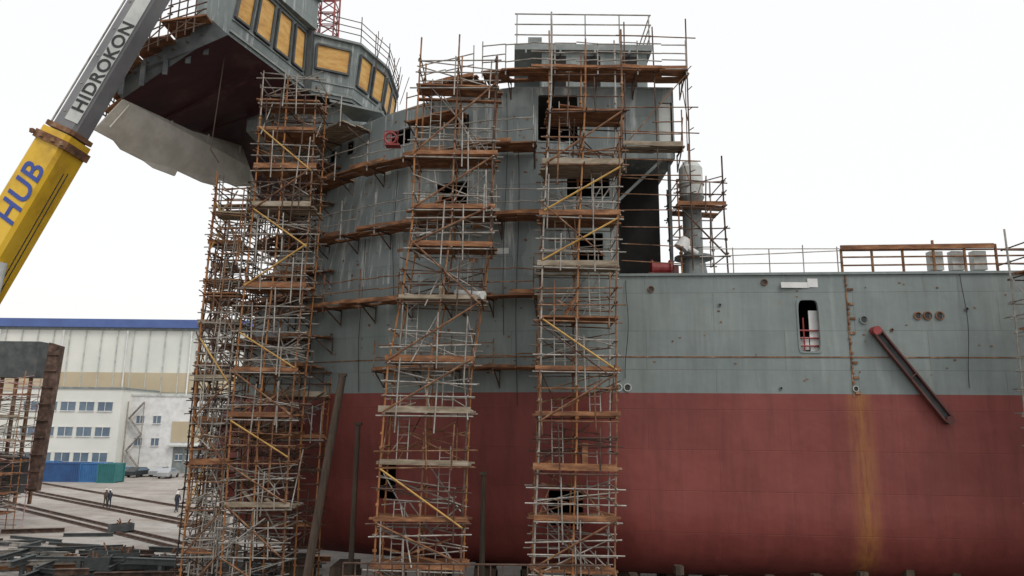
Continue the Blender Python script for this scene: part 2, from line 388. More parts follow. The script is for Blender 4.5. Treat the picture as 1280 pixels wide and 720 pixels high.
for x in (1.9,3.4,5.0):
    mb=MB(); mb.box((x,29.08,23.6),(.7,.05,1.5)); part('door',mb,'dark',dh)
for i in range(26):
    mb=MB(); x=RU(-7.5,3.6); z=RU(14.8,21.9); w=RU(.15,.5); h=RU(.12,.4)
    if any(o[0]-.3<x+w/2 and x-w/2<o[1]+.3 and o[2]-.3<z+h/2 and z-h/2<o[3]+.3 for o in OPEN_SUP): continue
    y0,y1=hy(x-w/2,z),hy(x+w/2,z)
    mb.prism([(x-w/2,y0-.015,z-h/2),(x+w/2,y1-.015,z-h/2),(x+w/2,y1-.015,z+h/2),(x-w/2,y0-.015,z+h/2)],(0,.03,0))
    part('doubler_plate',mb,random.choice(['offwhite','grey','plank','sup']),ship)

# ------------------------------------------------------------------ wheelhouse
ZW0,ZW1=24.0,26.9
aft=[(-11.7,27.0),(-9.95,32.3),(-8.0,33.2),(-7.1,35.5),(-7.1,38.5),(-8.0,40.8),(-9.95,41.7),(-11.7,47.0)]
frt=[(-13.0,47.0),(-14.2,41),(-14.2,33),(-13.0,27.1)]
loop=aft+frt
cx,cy=-10.5,37
def outp(p,k):
    if abs(p[1]-cy)>8:
        return (p[0]+(k if p[0]>-12.5 else -k),p[1])
    d=Vector((p[0]-cx,(p[1]-cy)*.5)).normalized(); return (p[0]+d.x*k,p[1]+d.y*k)
nL=len(loop)
def wallpt(i,s,z,off=0):
    a,b=loop[i],loop[(i+1)%nL]; q=(z-ZW0)/(ZW1-ZW0)
    ta,tb=outp(a,.35),outp(b,.35)
    ax=a[0]+(ta[0]-a[0])*q; ay=a[1]+(ta[1]-a[1])*q; bx=b[0]+(tb[0]-b[0])*q; by=b[1]+(tb[1]-b[1])*q
    d=Vector((b[0]-a[0],b[1]-a[1])).normalized(); nrm=Vector((d.y,-d.x))
    return Vector((ax+(bx-ax)*s+nrm.x*off,ay+(by-ay)*s+nrm.y*off,z))
mb=MB()
for i in range(nL):
    G_=8; o=len(mb.v)
    for a in range(G_+1):
        for b in range(G_+1): mb.v.append(wallpt(i,b/G_,ZW0+(ZW1-ZW0)*a/G_))
    for a in range(G_):
        for b in range(G_): mb.f.append((o+a*(G_+1)+b,o+a*(G_+1)+b+1,o+(a+1)*(G_+1)+b+1,o+(a+1)*(G_+1)+b))
wh=part('wheelhouse',mb,'sup',ship,'wheelhouse with plywood-covered windows')
mb=MB(); mb.prism([(*outp(p,.5),ZW1) for p in loop],(0,0,.12)); part('wheelhouse_roof',mb,'grey',wh)
mb=MB(); cab=[(-11.3,26.7),(-9.5,31.7),(-11.3,32.6),(-13.6,31.5),(-13.4,26.8)]
mb.prism([(x,y,27.0) for x,y in cab],(0,0,1.5)); part('wing_cab_top',mb,'sup',wh)
mb=MB(); mb.prism([(x+(.2 if x>-11.35 else -.2),y,28.5) for x,y in cab],(0,0,.12)); part('wing_cab_roof',mb,'grey',wh)
mb=MB(); p0=wallpt(0,.965,24.0,.12); p1=wallpt(0,.965,28.4,.12); mb.beam(p0,p1,.3,.22); p0=wallpt(1,.03,24.0,.06); p1=wallpt(1,.03,26.9,.06); mb.beam(p0,p1,.12,.2); part('corner_fin',mb,'dgrey',wh)
def facewin(i,j_list,z0,z1):
    for s0,s1 in j_list:
        mb=MB(); f=MB()
        nrm=wallpt(i,s0,z0,1)-wallpt(i,s0,z0,0)
        mb.prism([wallpt(i,s0,z0,.03),wallpt(i,s1,z0,.03),wallpt(i,s1,z1,.03),wallpt(i,s0,z1,.03)],nrm*.03)
        part('window',mb,'ply',wh)
        c=[wallpt(i,s0,z0,.06),wallpt(i,s1,z0,.06),wallpt(i,s1,z1,.06),wallpt(i,s0,z1,.06)]
        for k in range(4): f.beam(c[k],c[(k+1)%4],.1,.14,up=nrm)
        part('window_frame',f,'dgrey',wh)
facewin(0,[(.02,.19),(.25,.44),(.50,.69),(.75,.9)],24.85,26.7)
facewin(1,[(.14,.84)],25.3,26.5)
facewin(2,[(.06,.44),(.56,.94)],24.9,26.5)
facewin(3,[(.06,.46),(.54,.94)],24.9,26.5)
facewin(4,[(.08,.46),(.56,.92)],24.9,26.5)
mb=MB()
for i in (0,1,2,3,4):
    mb.beam(wallpt(i,0,24.2,.04),wallpt(i,1,24.2,.04),.06,.1); mb.beam(wallpt(i,0,24.72,.02),wallpt(i,1,24.72,.02),.05,.06)
part('knuckle_bar',mb,'grey',wh)
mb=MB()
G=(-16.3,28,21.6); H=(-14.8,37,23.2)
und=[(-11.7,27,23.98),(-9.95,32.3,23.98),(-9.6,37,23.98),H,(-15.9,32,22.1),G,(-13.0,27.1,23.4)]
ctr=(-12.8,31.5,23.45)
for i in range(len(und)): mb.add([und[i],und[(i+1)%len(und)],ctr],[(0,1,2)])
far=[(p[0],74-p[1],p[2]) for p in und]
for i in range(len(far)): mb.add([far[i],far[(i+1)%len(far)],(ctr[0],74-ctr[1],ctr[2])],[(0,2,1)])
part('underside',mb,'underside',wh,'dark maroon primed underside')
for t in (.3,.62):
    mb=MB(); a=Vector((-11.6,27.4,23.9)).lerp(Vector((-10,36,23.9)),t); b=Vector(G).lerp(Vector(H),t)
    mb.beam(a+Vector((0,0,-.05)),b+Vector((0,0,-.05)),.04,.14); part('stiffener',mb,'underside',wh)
mb=MB()
mb.prism([(-16.3,28,21.62),(-13.0,27.1,23.42),(-11.7,27,24.0),(-12.4,27,24.65),(-13.2,27.1,24.4),(-13.3,27.1,24.0),(-14.4,27.25,23.8),(-14.5,27.3,23.4),(-15.6,27.5,23.0),(-15.7,27.5,22.6),(-16.7,27.9,22.1)],(-.02,.08,0))
for x,z in ((-16.0,22.0),(-15.2,22.4),(-14.3,22.9),(-13.4,23.4),(-12.7,23.8)):
    mb.beam((x,27.35,z-.5),(x+.02,27.3,z+.6),.06,.2)
part('wing_bulwark',mb,'dgrey',wh,'dark stepped wing bulwark')
for q in ([(-17.1,27.4,22.0),(-15.3,27.0,23.0),(-15.3,28.8,23.0),(-17.1,29.6,22.0)],[(-15.6,26.7,23.4),(-13.9,26.6,23.7),(-13.9,28.5,23.7),(-15.6,28.8,23.4)],[(-14.2,26.4,24.2),(-12.4,26.4,24.5),(-12.4,28.2,24.5),(-14.2,28.3,24.2)],[(-17.6,29.0,21.5),(-16.5,28.4,21.9),(-16.3,31,21.9),(-17.1,31.6,21.5)]):
    mb=MB(); mb.prism(q,(0,0,.07)); part('wing_step',mb,'plank',wh)
fa=[(-16.3,28,21.6),(-17.35,28,20.25),(-17.0,28.9,20.15),(-16.95,29.4,19.95),(-16.5,30.5,19.85),(-16.3,31,19.7),(-15.9,32.2,19.75),(-15.85,32.3,20.05),(-15.3,33.8,20.0),(-15.0,34.6,20.1),(-14.9,34.8,20.5),(-14.5,35.9,20.5),(-14.1,37,20.9),(-14.3,37,22),(-14.8,37,23.2),(-15.6,33,22.3)]
mb=MB(); mb.prism(fa,(.05,.02,.02))
for i in range(4):
    t=i/3; a=Vector((-16.9,28.3,20.5)).lerp(Vector((-14.6,36.5,21.3)),t); b=Vector((-16.2,28.3,21.5)).lerp(Vector((-14.7,36.5,23)),t)
    mb.beam(a+Vector((.06,0,0)),b+Vector((.06,0,0)),.03,.07,up=(1,0,0))
part('wing_fascia',mb,'lightplate',wh,'pale front plate with ragged lower edge')
mb=MB(); mb.prism([(p[0],74-p[1],p[2]) for p in fa],(.05,0,.02)); part('wing_fascia',mb,'lightplate',wh)
mb=MB()
pts=[(-17.6,30.5,21.5),(-17.5,28.6,21.6),(-17.1,27.4,22.2),(-15.5,26.8,23.3),(-13.9,26.5,24.0),(-12.5,26.4,24.5)]
for a,b in zip(pts,pts[1:]):
    for k in (-.35,.3,.6,.95): mb.pipe((a[0]-.1,a[1],a[2]+k),(b[0]+.1,b[1],b[2]+k),.028)
    for t in (0,.25,.5,.75): 
        q=Vector(a).lerp(Vector(b),t); mb.pipe(q-Vector((0,0,.6)),q+Vector((0,0,1.05+RU(0,.4))),.028)
    mb.pipe((a[0],a[1],a[2]-.4),(b[0],b[1],b[2]+.3),.026); mb.pipe((a[0],a[1],a[2]+.3),(b[0],b[1],b[2]-.4),.026)
for q in range(8): mb.pipe((-17+q*.6,27.0,21.9+q*.3),(-16.4+q*.6,28.8,22.1+q*.3),.028)
part('wing_rail',mb,'darktube',wh)
mb=MB()
rp=[outp(p,.45) for p in aft]
for a,b in zip(rp[1:],rp[2:]):
    L=math.dist(a,b); k=max(1,int(L/1.2))
    for z in (.4,.75,1.1): mb.pipe((a[0],a[1],ZW1+.12+z),(b[0],b[1],ZW1+.12+z),.022)
    for i in range(k): 
        t=i/k; mb.pipe((a[0]+(b[0]-a[0])*t,a[1]+(b[1]-a[1])*t,ZW1+.1),(a[0]+(b[0]-a[0])*t,a[1]+(b[1]-a[1])*t,ZW1+1.26+RU(0,.3)),.025)
for i in range(9):
    a=rp[2+i%3]; b=rp[3+i%3]; t=RU(0,1); p=Vector((a[0]+(b[0]-a[0])*t+.15,a[1]+(b[1]-a[1])*t,ZW1-RU(.2,1))); mb.pipe(p,p+Vector((RU(-.2,.5),RU(-.3,.3),RU(1,2.4))),.02)
part('roof_rail',mb,'darktube',wh)
mb=MB()
c=[(-10.4,34.2),(-9.4,34.2),(-9.4,35.2),(-10.4,35.2)]
for i in range(4):
    x,y=c[i]; x2,y2=c[(i+1)%4]; mb.pipe((x,y,27.0),(x,y,33),.05)
    for k in range(8):
        z=27.3+k*.7; mb.pipe((x,y,z),(x2,y2,z+.7),.03); mb.pipe((x,y,z),(x2,y2,z),.03)
part('lattice_mast',mb,'redpaint',wh,'red lattice mast')
mb=MB(); mb.prism([(-13.2,33.5,22.55),(-7.6,33.9,22.55),(-7,37,22.55),(-7.6,40,22.55),(-13.2,40.5,22.55)],(0,0,1.46)); part('wheelhouse_base',mb,'sup',wh)
for i in range(6):
    mb=MB(); y=33.2+i*.9; mb.beam((-7.3,y,22.6),(-6.6,y,23.95),.06,.12); part('bracket',mb,'grey',wh)
mb=MB(); mb.prism([(-8.6,31.4,23.2),(-6.4,32.6,23.2),(-6.1,34,23.2),(-8,33.6,23.2)],(0,0,.1)); part('side_step',mb,'grey',wh)
mb=MB(); mb.pipe((-12.3,28.2,23.6),(-12.6,28.4,19.6),.02); mb.pipe((-12.6,28.4,19.6),(-12.3,28.6,19.1),.025)
part('hanging_rope',mb,'timber',wh)

# ------------------------------------------------------------------ scaffolding
def joints(mb,x,y,zs,r=.05):
    for z in zs: mb.box((x,y,z),(r*2,r*2,.09),RU(0,1))
GT='scaffold towers around the ship'
def tower(label,x0,x1,y0,y1,z0,levels,ztop,chaos=2,mid=True,shift=None,tube='rust',yel=.5,ladder=False,cat='scaffold',bare=(),wob=.06,prot=.28,dense=1):
    cxx=(x0+x1)/2; T=thing('scaffold_tower',label,cat,(cxx,(y0+y1)/2,z0),GT)
    sh=shift or (lambda z:0)
    ph=RU(0,6)
    def X(x,z): return x+sh(z)+wob*math.sin(z*.45+ph+x*.2)
    xs=[x0,x1] 
    if mid and x1-x0>2.2: xs=[x0,(x0+x1)/2+RU(-.3,.3),x1]
    for x in xs:
        for y in (y0,y1):
            mb=MB(); zt=ztop+RU(-.6,.9)
            zz=[z0]; 
            while zz[-1]<zt-.1: zz.append(min(zt,zz[-1]+2.6))
            for a,b in zip(zz,zz[1:]): mb.pipe((X(x,a),y,a),(X(x,b),y,b+.05),.035)
            for l in levels: joints(mb,X(x,l),y,[l-.05,l+.55,l+1.05])
            part('upright_pole',mb,random.choice([tube,'orangetube','darktube','orangetube','greytube']),T)
    lv=sorted(levels)
    for i,l in enumerate(lv):
        a,b=X(x0,l),X(x1,l); tl=RU(-.06,.06)
        if l not in bare:
            mb=MB(); bw=.24; k=int((y1-y0)/bw)
            for q in range(k):
                if random.random()<.12: continue
                yy=y0+bw*(q+.5)+.02; dz=RU(-.02,.04); e0,e1=RU(.0,prot),RU(.0,prot)
                mb.beam((a-e0,yy,l+dz-tl),(b+e1,yy+RU(-.03,.03),l+dz+tl),bw-.02,.06)
            if random.random()<.75: mb.beam((a-RU(0,.2),y0-.05,l+.08),(b+RU(0,.2),y0-.05,l+.08+RU(-.04,.04)),.035,RU(.14,.24))
            for q in range(random.choice([0,0,1,2])): mb.beam((RU(a,b),y0+.3,l+.06),(RU(a,b),y0+.5,l+RU(.2,.9)),.2,.04)
            part('platform',mb,'plank' if random.random()<.75 else 'plank2',T)
        mb=MB()
        for z in (l-.12,l+.5,l+1.02):
            if z>l and random.random()<.12: continue
            for y in (y0-.04,y1+.04):
                mb.pipe((a-RU(.05,prot+.1),y,z+RU(-.08,.08)),(b+RU(.05,prot+.1),y,z+RU(-.08,.08)),.027)
            for x in xs: mb.pipe((X(x,l)+.04,y0-RU(.1,.4),z+.05),(X(x,l)+.04,y1+RU(.1,.7),z+.05),.026)
        for q in range(dense):
            mb.pipe((a-RU(0,.2),RU(y0,y1),l+RU(.2,1.6)),(b+RU(0,.2),RU(y0,y1),l+RU(.2,1.6)),.025)
            xx=RU(a,b); mb.pipe((xx,y0-.07,l-RU(.1,.8)),(xx+RU(-.1,.1),y0-.07,l+RU(.9,1.9)),.027)
        part('guard_rail',mb,random.choice([tube,'greytube','greytube','darktube']),T)
        if i+1<len(lv):
            z2=lv[i+1]; mb=MB()
            if random.random()<.75:
                if random.random()<.5: mb.pipe((a,y0-.08,l+RU(-.2,.2)),(X(x1,z2),y0-.08,z2+RU(-.2,.2)),.036)
                else: mb.pipe((b,y0-.08,l+RU(-.2,.2)),(X(x0,z2),y0-.08,z2+RU(-.2,.2)),.036)
            else: mb.pipe((a,y0,l),(a,y1,z2),.03)
            part('brace',mb,'yellow' if random.random()<yel else tube,T)
            if chaos:
                mb=MB()
                for q in range(chaos):
                    mb.pipe((RU(a-.2,b+.2),RU(y0-.3,y1+.2),l+RU(-.3,.5)),(RU(a-.3,b+.3),RU(y0-.3,y1+.6),z2+RU(-.5,.6)),.026)
                    mb.pipe((RU(a-.3,a+.6),RU(y0-.2,y1),l+RU(0,1.6)),(RU(b-.6,b+.3),RU(y0-.2,y1),l+RU(0,1.6)),.024)
                part('loose_tube',mb,random.choice(['rust','darktube','greytube','greytube']),T)
            if ladder:
                mb=MB(); lx=a+(.5 if i%2 else (b-a)-.9); h=z2-l+.6
                p=Vector((lx,y0+.25,l)); q=Vector((lx,y0+.7,l+h))
                for dx in (0,.38): mb.pipe(p+Vector((dx,0,0)),q+Vector((dx,0,0)),.02)
                for s in range(int(h/.28)): 
                    m_=p.lerp(q,(s+.5)*.28/h); mb.pipe(m_,m_+Vector((.38,0,0)),.014)
                part('ladder',mb,'greytube',T)
    if len(lv)>1 and lv[0]-z0>1.2:
        mb=MB(); z=z0+.6
        while z<lv[0]-.5:
            mb.pipe((X(x0,z)-.2,y0,z),(X(x1,z)+.2,y0,z),.028); mb.pipe((X(x0,z)-.2,y1,z),(X(x1,z)+.2,y1,z),.028); z+=.9
        mb.pipe((x0,y0,z0+.1),(x1,y0,lv[0]),.028)
        for x in xs:
            for y in (y0,y1): mb.box((x,y,z0+.02),(.2,.2,.04))
        part('base_frame',mb,tube,T)
    return T
def cl(z,a,b,za,zb): return a+(b-a)*max(0,min(1,(z-za)/(zb-za)))
tower('tall rusty scaffold tower with yellow braces against the hull',-4.5,-1.6,25.6,27.2,0,[1.9,3.7,5.2,7.1,8.9,10.7,12.9,14.9,16.3,18.4,21.2],22.9,chaos=3,shift=lambda z:cl(z,0,.85,10,15),ladder=True,tube='rust',yel=.35,dense=2)
tower('tall rusty scaffold tower beside the open deck recess',.85,3.55,25.6,27.3,0,[1.9,3.6,5.3,7.0,8.8,10.4,12.3,14.2,16.1,18.1,20.3],23.6,chaos=3,shift=lambda z:cl(z,0,.55,5,22),ladder=True,tube='rust',yel=.35,dense=2)
tower('slender corner scaffold tower standing by the bow',-12.9,-11.5,29.8,31.2,0,[1.7,3.4,5.1,6.8,8.5,10.2,12,13.8,15.6,17.3],18.6,chaos=3,yel=.2,tube='rust',ladder=True,bare=(1.7,5.1,8.5,12,15.6),prot=.15,dense=2)
tower('dense rusty scaffold tower at the bow shoulder',-10.9,-8.5,29.4,31.0,0,[1.7,3.4,5.2,7.0,8.7,10.5,12.2,14.0,15.7,17.5,19.2,20.9,22.3],22.9,chaos=4,yel=.5,tube='rust',bare=(3.4,7.0,12.2,15.7),prot=.3,shift=lambda z:cl(z,-.3,-.1,6,22),dense=3)
tower('scaffold tower wrapped round the bow stem',-15.6,-14.5,35.6,37.4,0,[1.8,3.6,5.4,7.2,9.0,10.8,12.6,14.4,16.2],16.9,chaos=3,yel=.1,tube='darktube',bare=(1.8,5.4,7.2,9.0,12.6),prot=.2,shift=lambda z:cl(z,0,.7,9,20),dense=2)
tower('inner scaffold tower tight against the bow plating',-13.9,-12.4,32.2,34.0,0,[2,4.1,6.3,8.5,10.9,12.8,14.7,16.5,18.4],19.3,chaos=3,yel=.2,tube='darktube',prot=.2,dense=2,bare=(2,6.3,4.1))
tower('shadowed scaffold tower between bow shoulder and props',-11.0,-8.1,31.5,32.4,0,[2.1,4.2,6.0,7.8,9.6],10.4,chaos=3,yel=.1,tube='darktube',prot=.2,dense=2,bare=(2.1,6.0))
tower('aft scaffold tower beside the flat hull side',18.2,20.6,24.2,25.8,0,[2,4,6,8,10,12,14],16.0,chaos=1,yel=.1,tube='greytube',ladder=True,prot=.1,dense=0)
tower('narrow scaffold around the deck crane pedestal',6.9,8.8,28.7,30.6,ZD+.02,[ZD+1.1,ZD+3.1],ZD+4.4,chaos=1,yel=.0,tube='darktube',mid=False,prot=.1,bare=(ZD+1.1,))

GW='bracket walkways hung on the hull'
def walkway(label,pts,z,width=.95,rail='rust',plk='plank',gap=.08,post=1.6,br=True,missing=.08,zf=None,rails=(.5,1.0)):
    zf=zf or (lambda i:z)
    n=len(pts); nr=[]
    for i in range(n):
        a=Vector(pts[max(0,i-1)]); b=Vector(pts[min(n-1,i+1)]); t=(b-a).normalized(); nr.append(Vector((-t.y,t.x)))
    mid=pts[n//2]; T=thing('scaffold_walkway',label,'scaffold',(mid[0],mid[1],z),GW)
    def P(i,o,dz): return Vector((pts[i][0]+nr[i].x*o,pts[i][1]+nr[i].y*o,zf(i)+dz))
    mb=MB(); k=4; bw=width/k
    for i in range(n-1):
        for q in range(k):
            if random.random()<missing: continue
            o=gap+bw*(q+.5); dz=RU(-.03,.045)
            a,b=P(i,o,dz),P(i+1,o,dz+RU(-.03,.03)); d=(b-a).normalized()*RU(.03,.2)
            mb.beam(a-d,b+d,bw-.02,.055)
        if random.random()<.85: mb.beam(P(i,gap+width+.03,.09),P(i+1,gap+width+.03,.09+RU(-.04,.04)),.03,RU(.10,.2))
    part('platform',mb,plk,T)
    mb=MB()
    dist=0
    for i in range(n):
        if i: dist+=(Vector(pts[i])-Vector(pts[i-1])).length
        if i==0 or dist>post*.9 or i==n-1:
            dist=0; mb.pipe(P(i,gap+width,-.25),P(i,gap+width,1.1+RU(0,.5)),.028)
            if br:
                m2=MB(); m2.beam(P(i,.01,-.06),P(i,gap+width+.1,-.06),.05,.06); m2.beam(P(i,.01,-.7),P(i,gap+width*.8,-.1),.045,.045); m2.beam(P(i,.03,-.75),P(i,.03,.0),.045,.045)
                part('bracket',m2,'darktube',T)
    for h in rails:
        for i in range(n-1):
            if random.random()<.06: continue
            mb.pipe(P(i,gap+width+.03,h+RU(-.05,.05)),P(i+1,gap+width+.03,h+RU(-.05,.05)),.025)
    part('guard_rail',mb,rail,T)
    return T
def hpath(x0,x1,z,st=.8):
    n=max(2,int(abs(x0-x1)/st)); return [(x0+(x1-x0)*i/n,hy(x0+(x1-x0)*i/n,z)) for i in range(n+1)]
def bowpath(xs,z,far=3):
    tp=cr(TIP,z); p=[]
    for k in range(0,15):
        x=xs+(tp+.02-xs)*math.sin(math.pi/2*k/14); p.append((x,hy(x,z)))
    m_=[(x,2*CY-y) for x,y in p[::-1][1:far+1]]
    return p+m_
wl='rusty plank walkway bracketed along the plating'
walkway(wl,hpath(0.9,-10.0,19.6),19.65,rail='greytube',width=1.05)
walkway(wl,hpath(1.2,-10.2,16.6),16.65,rail='greytube',width=1.05)
walkway(wl,hpath(1.0,-10.2,13.4),13.45,rail='rust',width=1.05)
walkway(wl,hpath(1.2,-5.4,10.6),10.65,width=.8,rail='rust')
walkway('upper walkway of brown planks along the roof edge',[(7.0,28.4),(6,28.4),(5,28.4)]+hpath(4.3,-1.0,22.4),22.75,width=1.2,rail='greytube',rails=(.35,.7,1.1))
walkway('short walkway of pale planks beside the upper house',[(6.8,28.4),(5.6,28.4),(4.4,28.4)],19.55,width=.95,rail='rust',plk='plank2')
walkway('plank walkway at the level of the wheelhouse base',hpath(-2.0,-4.2,22.2),21.4,width=.9)
walkway('high plank walkway beside the curved front house',hpath(-1.3,-3.6,22.4),22.7,width=1.0,rail='greytube')
walkway('plank landing under the wheelhouse beside the bow tower',hpath(-6.8,-10.2,22.0),22.0,width=1.6,rail='greytube',plk='plank2')
bl='uneven scaffold walkway curving round the bow'
for z,xs,f in ((20.7,-8.4,3),(18.8,-8.6,4),(17.4,-9,3),(15.3,-8.2,4),(14.1,-8.6,4),(12.2,-8.0,4),(10.9,-8.4,3),(8.3,-9.5,1),(5.8,-9.5,1)):
    walkway(bl,bowpath(xs,z+.3,f),z,width=RU(1.0,1.35) if z>10 else .8,rail=random.choice(['rust','darktube','greytube']),missing=.15,plk=random.choice(['plank','plank','plank2']),post=1.1)
T=thing('scaffold_tower','light tube frame climbing the aft end of the upper house','scaffold',(6.8,28,ZD),GT)
for x in (4.5,5.8,7.05):
    mb=MB(); mb.pipe((x,27.4,18.4 if x<7 else ZD+.05),(x+RU(-.1,.1),27.4,25.0+RU(-.4,.8)),.03); part('upright_pole',mb,'darktube',T)
mb=MB()
for z in (18.3,19.0,20.2,21.2,24.4): mb.pipe((4.2,27.4,z),(7.5,27.4,z+RU(-.1,.1)),.024)
mb.pipe((4.5,27.35,19.6),(7,27.35,22.6),.024); mb.pipe((7,27.35,23),(7.4,29,20),.02); mb.pipe((7.05,27.4,18),(8.9,28.8,18.6),.022)
for k in range(10): mb.pipe((7.3,27.5+.0,15+k*.9),(7.3,28.3,15.2+k*.9),.02)
for k in range(8): mb.pipe((RU(6.9,7.3),RU(27.3,28.3),15+k),(RU(6.8,8),RU(27.3,28.6),16+k),.02)
for k in range(6): mb.pipe((4.4,28.2,15+k*.7),(6.9,28.2,15+k*.7+RU(-.2,.2)),.022)
part('horizontal_tube',mb,'rust',T)
T=thing('deck_edge_rail','thin temporary tube railing on the deck edge','railing',(9,28,ZD+.08))
for x in (7.6,8.8,10.2,11.5,12.8):
    mb=MB(); mb.pipe((x,hy(x,14),ZD+.08),(x,hy(x,14),ZD+1.15+RU(-.1,.1)),.022); part('post',mb,'greytube',T)
for h,d in ((.45,.02),(.75,.2),(1.08,-.05)):
    mb=MB(); mb.pipe((7.5,hy(7.6,14),ZD+h),(12.9,hy(12.8,14),ZD+h+d),.02); part('rail',mb,'greytube',T)
T=thing('deck_edge_barrier','rusty tube barrier with plank along the deck edge','railing',(16,27.3,ZD+.08))
for x in [12.95+i*1.15 for i in range(9)]:
    mb=MB(); mb.pipe((x,hy(x,14),ZD-.0),(x,hy(x,14),ZD+1.05+RU(-.05,.3)),.05); part('post',mb,'rust',T)
for h in (.35,.68,.95):
    mb=MB(); mb.pipe((12.9,hy(13,14),ZD+h),(22.5,hy(22,14),ZD+h+RU(-.04,.04)),.035); part('rail',mb,'rust',T)
mb=MB(); mb.beam((12.9,hy(13,14)-.08,ZD+1.05),(18.6,hy(18.6,14)-.08,ZD+1.07),.08,.18); part('top_plank',mb,'plank',T)
for x in (16.6,17.4,18.2):
    mb=MB(); mb.box((x,hy(x,14)+.3,ZD+.55),(.5,.3,.75)); part('stored_panel',mb,'offwhite',T)

T=thing('crane_pedestal','pale green cylindrical deck crane pedestal with white cap','deck crane',(7.65,29.6,ZD))
px_=7.65
mb=MB(); mb.pipe((px_,29.6,ZD),(px_,29.6,ZD+1.0),.6,20,.45); mb.pipe((px_,29.6,ZD+1.0),(px_,29.6,ZD+3.4),.4,20); mb.pipe((px_,29.6,ZD+1.0),(px_,29.6,ZD+1.1),.8,20)
mb.pipe((px_,29.6,ZD+3.4),(px_,29.6,ZD+3.7),.4,20,.55); part('column',mb,'grey',T)
mb=MB(); mb.pipe((px_,29.6,ZD+3.7),(px_,29.6,ZD+5.0),.5,20); mb.pipe((px_,29.6,ZD+5.0),(px_,29.6,ZD+5.3),.5,20,.3); mb.pipe((px_,29.6,ZD+4.25),(px_,29.6,ZD+4.33),.56,20); part('cap',mb,'offwhite',T)
mb=MB(); mb.pipe((6.9,28.7,ZD+1.25),(7.15,28.7,ZD+1.65),.3,14,.22); mb.pipe((7.15,28.7,ZD+1.3),(7.6,28.9,ZD+1.1),.12,10); part('gear_housing',mb,'white',T)
T=thing('deck_winch','small red mooring winch on the deck edge','winch',(6.0,28.7,ZD))
mb=MB(); mb.pipe((5.7,28.7,ZD+.4),(6.4,28.7,ZD+.4),.24,16); mb.pipe((5.65,28.7,ZD+.4),(5.72,28.7,ZD+.4),.35,16); mb.pipe((6.4,28.7,ZD+.4),(6.47,28.7,ZD+.4),.35,16); part('drum',mb,'redpaint',T)
mb=MB(); mb.box((6.05,28.7,ZD+.1),(1.1,.7,.12)); mb.box((6.65,28.7,ZD+.3),(.2,.4,.4)); part('winch_base',mb,'maroon',T)
T=thing('hose_reel','red hose reel on a stand on the upper walkway','hose reel',(-5.0,28.2,19.7))
mb=MB()
for i in range(16):
    t0,t1=2*math.pi*i/16,2*math.pi*(i+1)/16; mb.pipe((-5.1+math.cos(t0)*.24,28.2,20.1+math.sin(t0)*.24),(-5.1+math.cos(t1)*.24,28.2,20.1+math.sin(t1)*.24),.05)
    if i%4==0: mb.pipe((-5.1,28.2,20.1),(-5.1+math.cos(t0)*.24,28.2,20.1+math.sin(t0)*.24),.02)
part('reel',mb,'redpaint',T)
mb=MB(); mb.box((-5.0,28.3,19.8),(.6,.4,.06)); mb.beam((-5.38,28.3,19.75),(-5.38,28.3,20.45),.03,.03); mb.beam((-4.82,28.3,19.75),(-4.82,28.3,20.45),.03,.03); mb.beam((-5.38,28.3,20.45),(-4.82,28.3,20.45),.03,.03); part('stand',mb,'redpaint',T)
T=thing('pipe_roll','white rolled pipe lying on the scaffold walkway','pipe',(-1.6,26.9,13.0))
mb=MB(); mb.pipe((-2.1,27.0,13.4),(-1.05,25.5,13.05),.13,14); part('tube',mb,'white',T)
mb=MB(); mb.pipe((-1.06,25.51,13.053),(-1.03,25.48,13.045),.15,14); part('end_cap',mb,'offwhite',T)
GC='hoses and cables hanging down the plating'
for x,z0,z1 in ((17.3,14.4,10.0),(4.6,14.2,10.3),(-.3,22.3,12.0),(.2,19.6,9.2),(-5.2,19.6,13.6),(-6.6,16.6,9.8)):
    mb=MB(); p=None
    for i in range(14):
        t=i/13; z=z0+(z1-z0)*t; xx=x+.05*math.sin(t*7+x)+.1*t*math.sin(x); q=Vector((xx,hy(xx,z)-.06-(.1 if i else .0)*math.sin(t*3.1),z))
        if p: mb.pipe(p,q,.014,5)
        p=q
    solo('hanging_cable',mb,'black','thin black cable hanging down the ship side plating','cable',(x,hy(x,z0),z0),GC)

T=thing('steel_channel_beam','rusty brown steel channel beam slung diagonally on the hull','steel beam',(15,27.2,8.6))
a=Vector((13.95,27.3,12.1)); b=Vector((16.25,27.1,8.8)); d=(b-a).normalized(); pr=Vector((-d.z,0,d.x))
for s in (-1,1):
    mb=MB(); mb.beam(a+pr*.15*s,b+pr*.15*s,.06,.2,up=(0,1,0)); part('flange',mb,'maroon',T)
mb=MB(); mb.beam(a+Vector((0,.08,0)),b+Vector((0,.08,0)),.30,.03,up=(0,1,0)); part('web',mb,'dgrey',T)
for k in (.02,.5,.98): 
    mb=MB(); q=a.lerp(b,k); mb.beam(q-pr*.18+Vector((0,-.1,0)),q+pr*.18+Vector((0,-.1,0)),.06,.03); part('batten',mb,'maroon',T)
mb=MB(); mb.pipe(a+Vector((-.02,-.12,.05)),a+Vector((-.02,.2,.05)),.17,16); part('end_plate',mb,'redpaint',T)
mb=MB(); mb.pipe(b+Vector((0,-.12,0)),b+Vector((0,.2,0)),.15,14); part('end_plate',mb,'maroon',T)

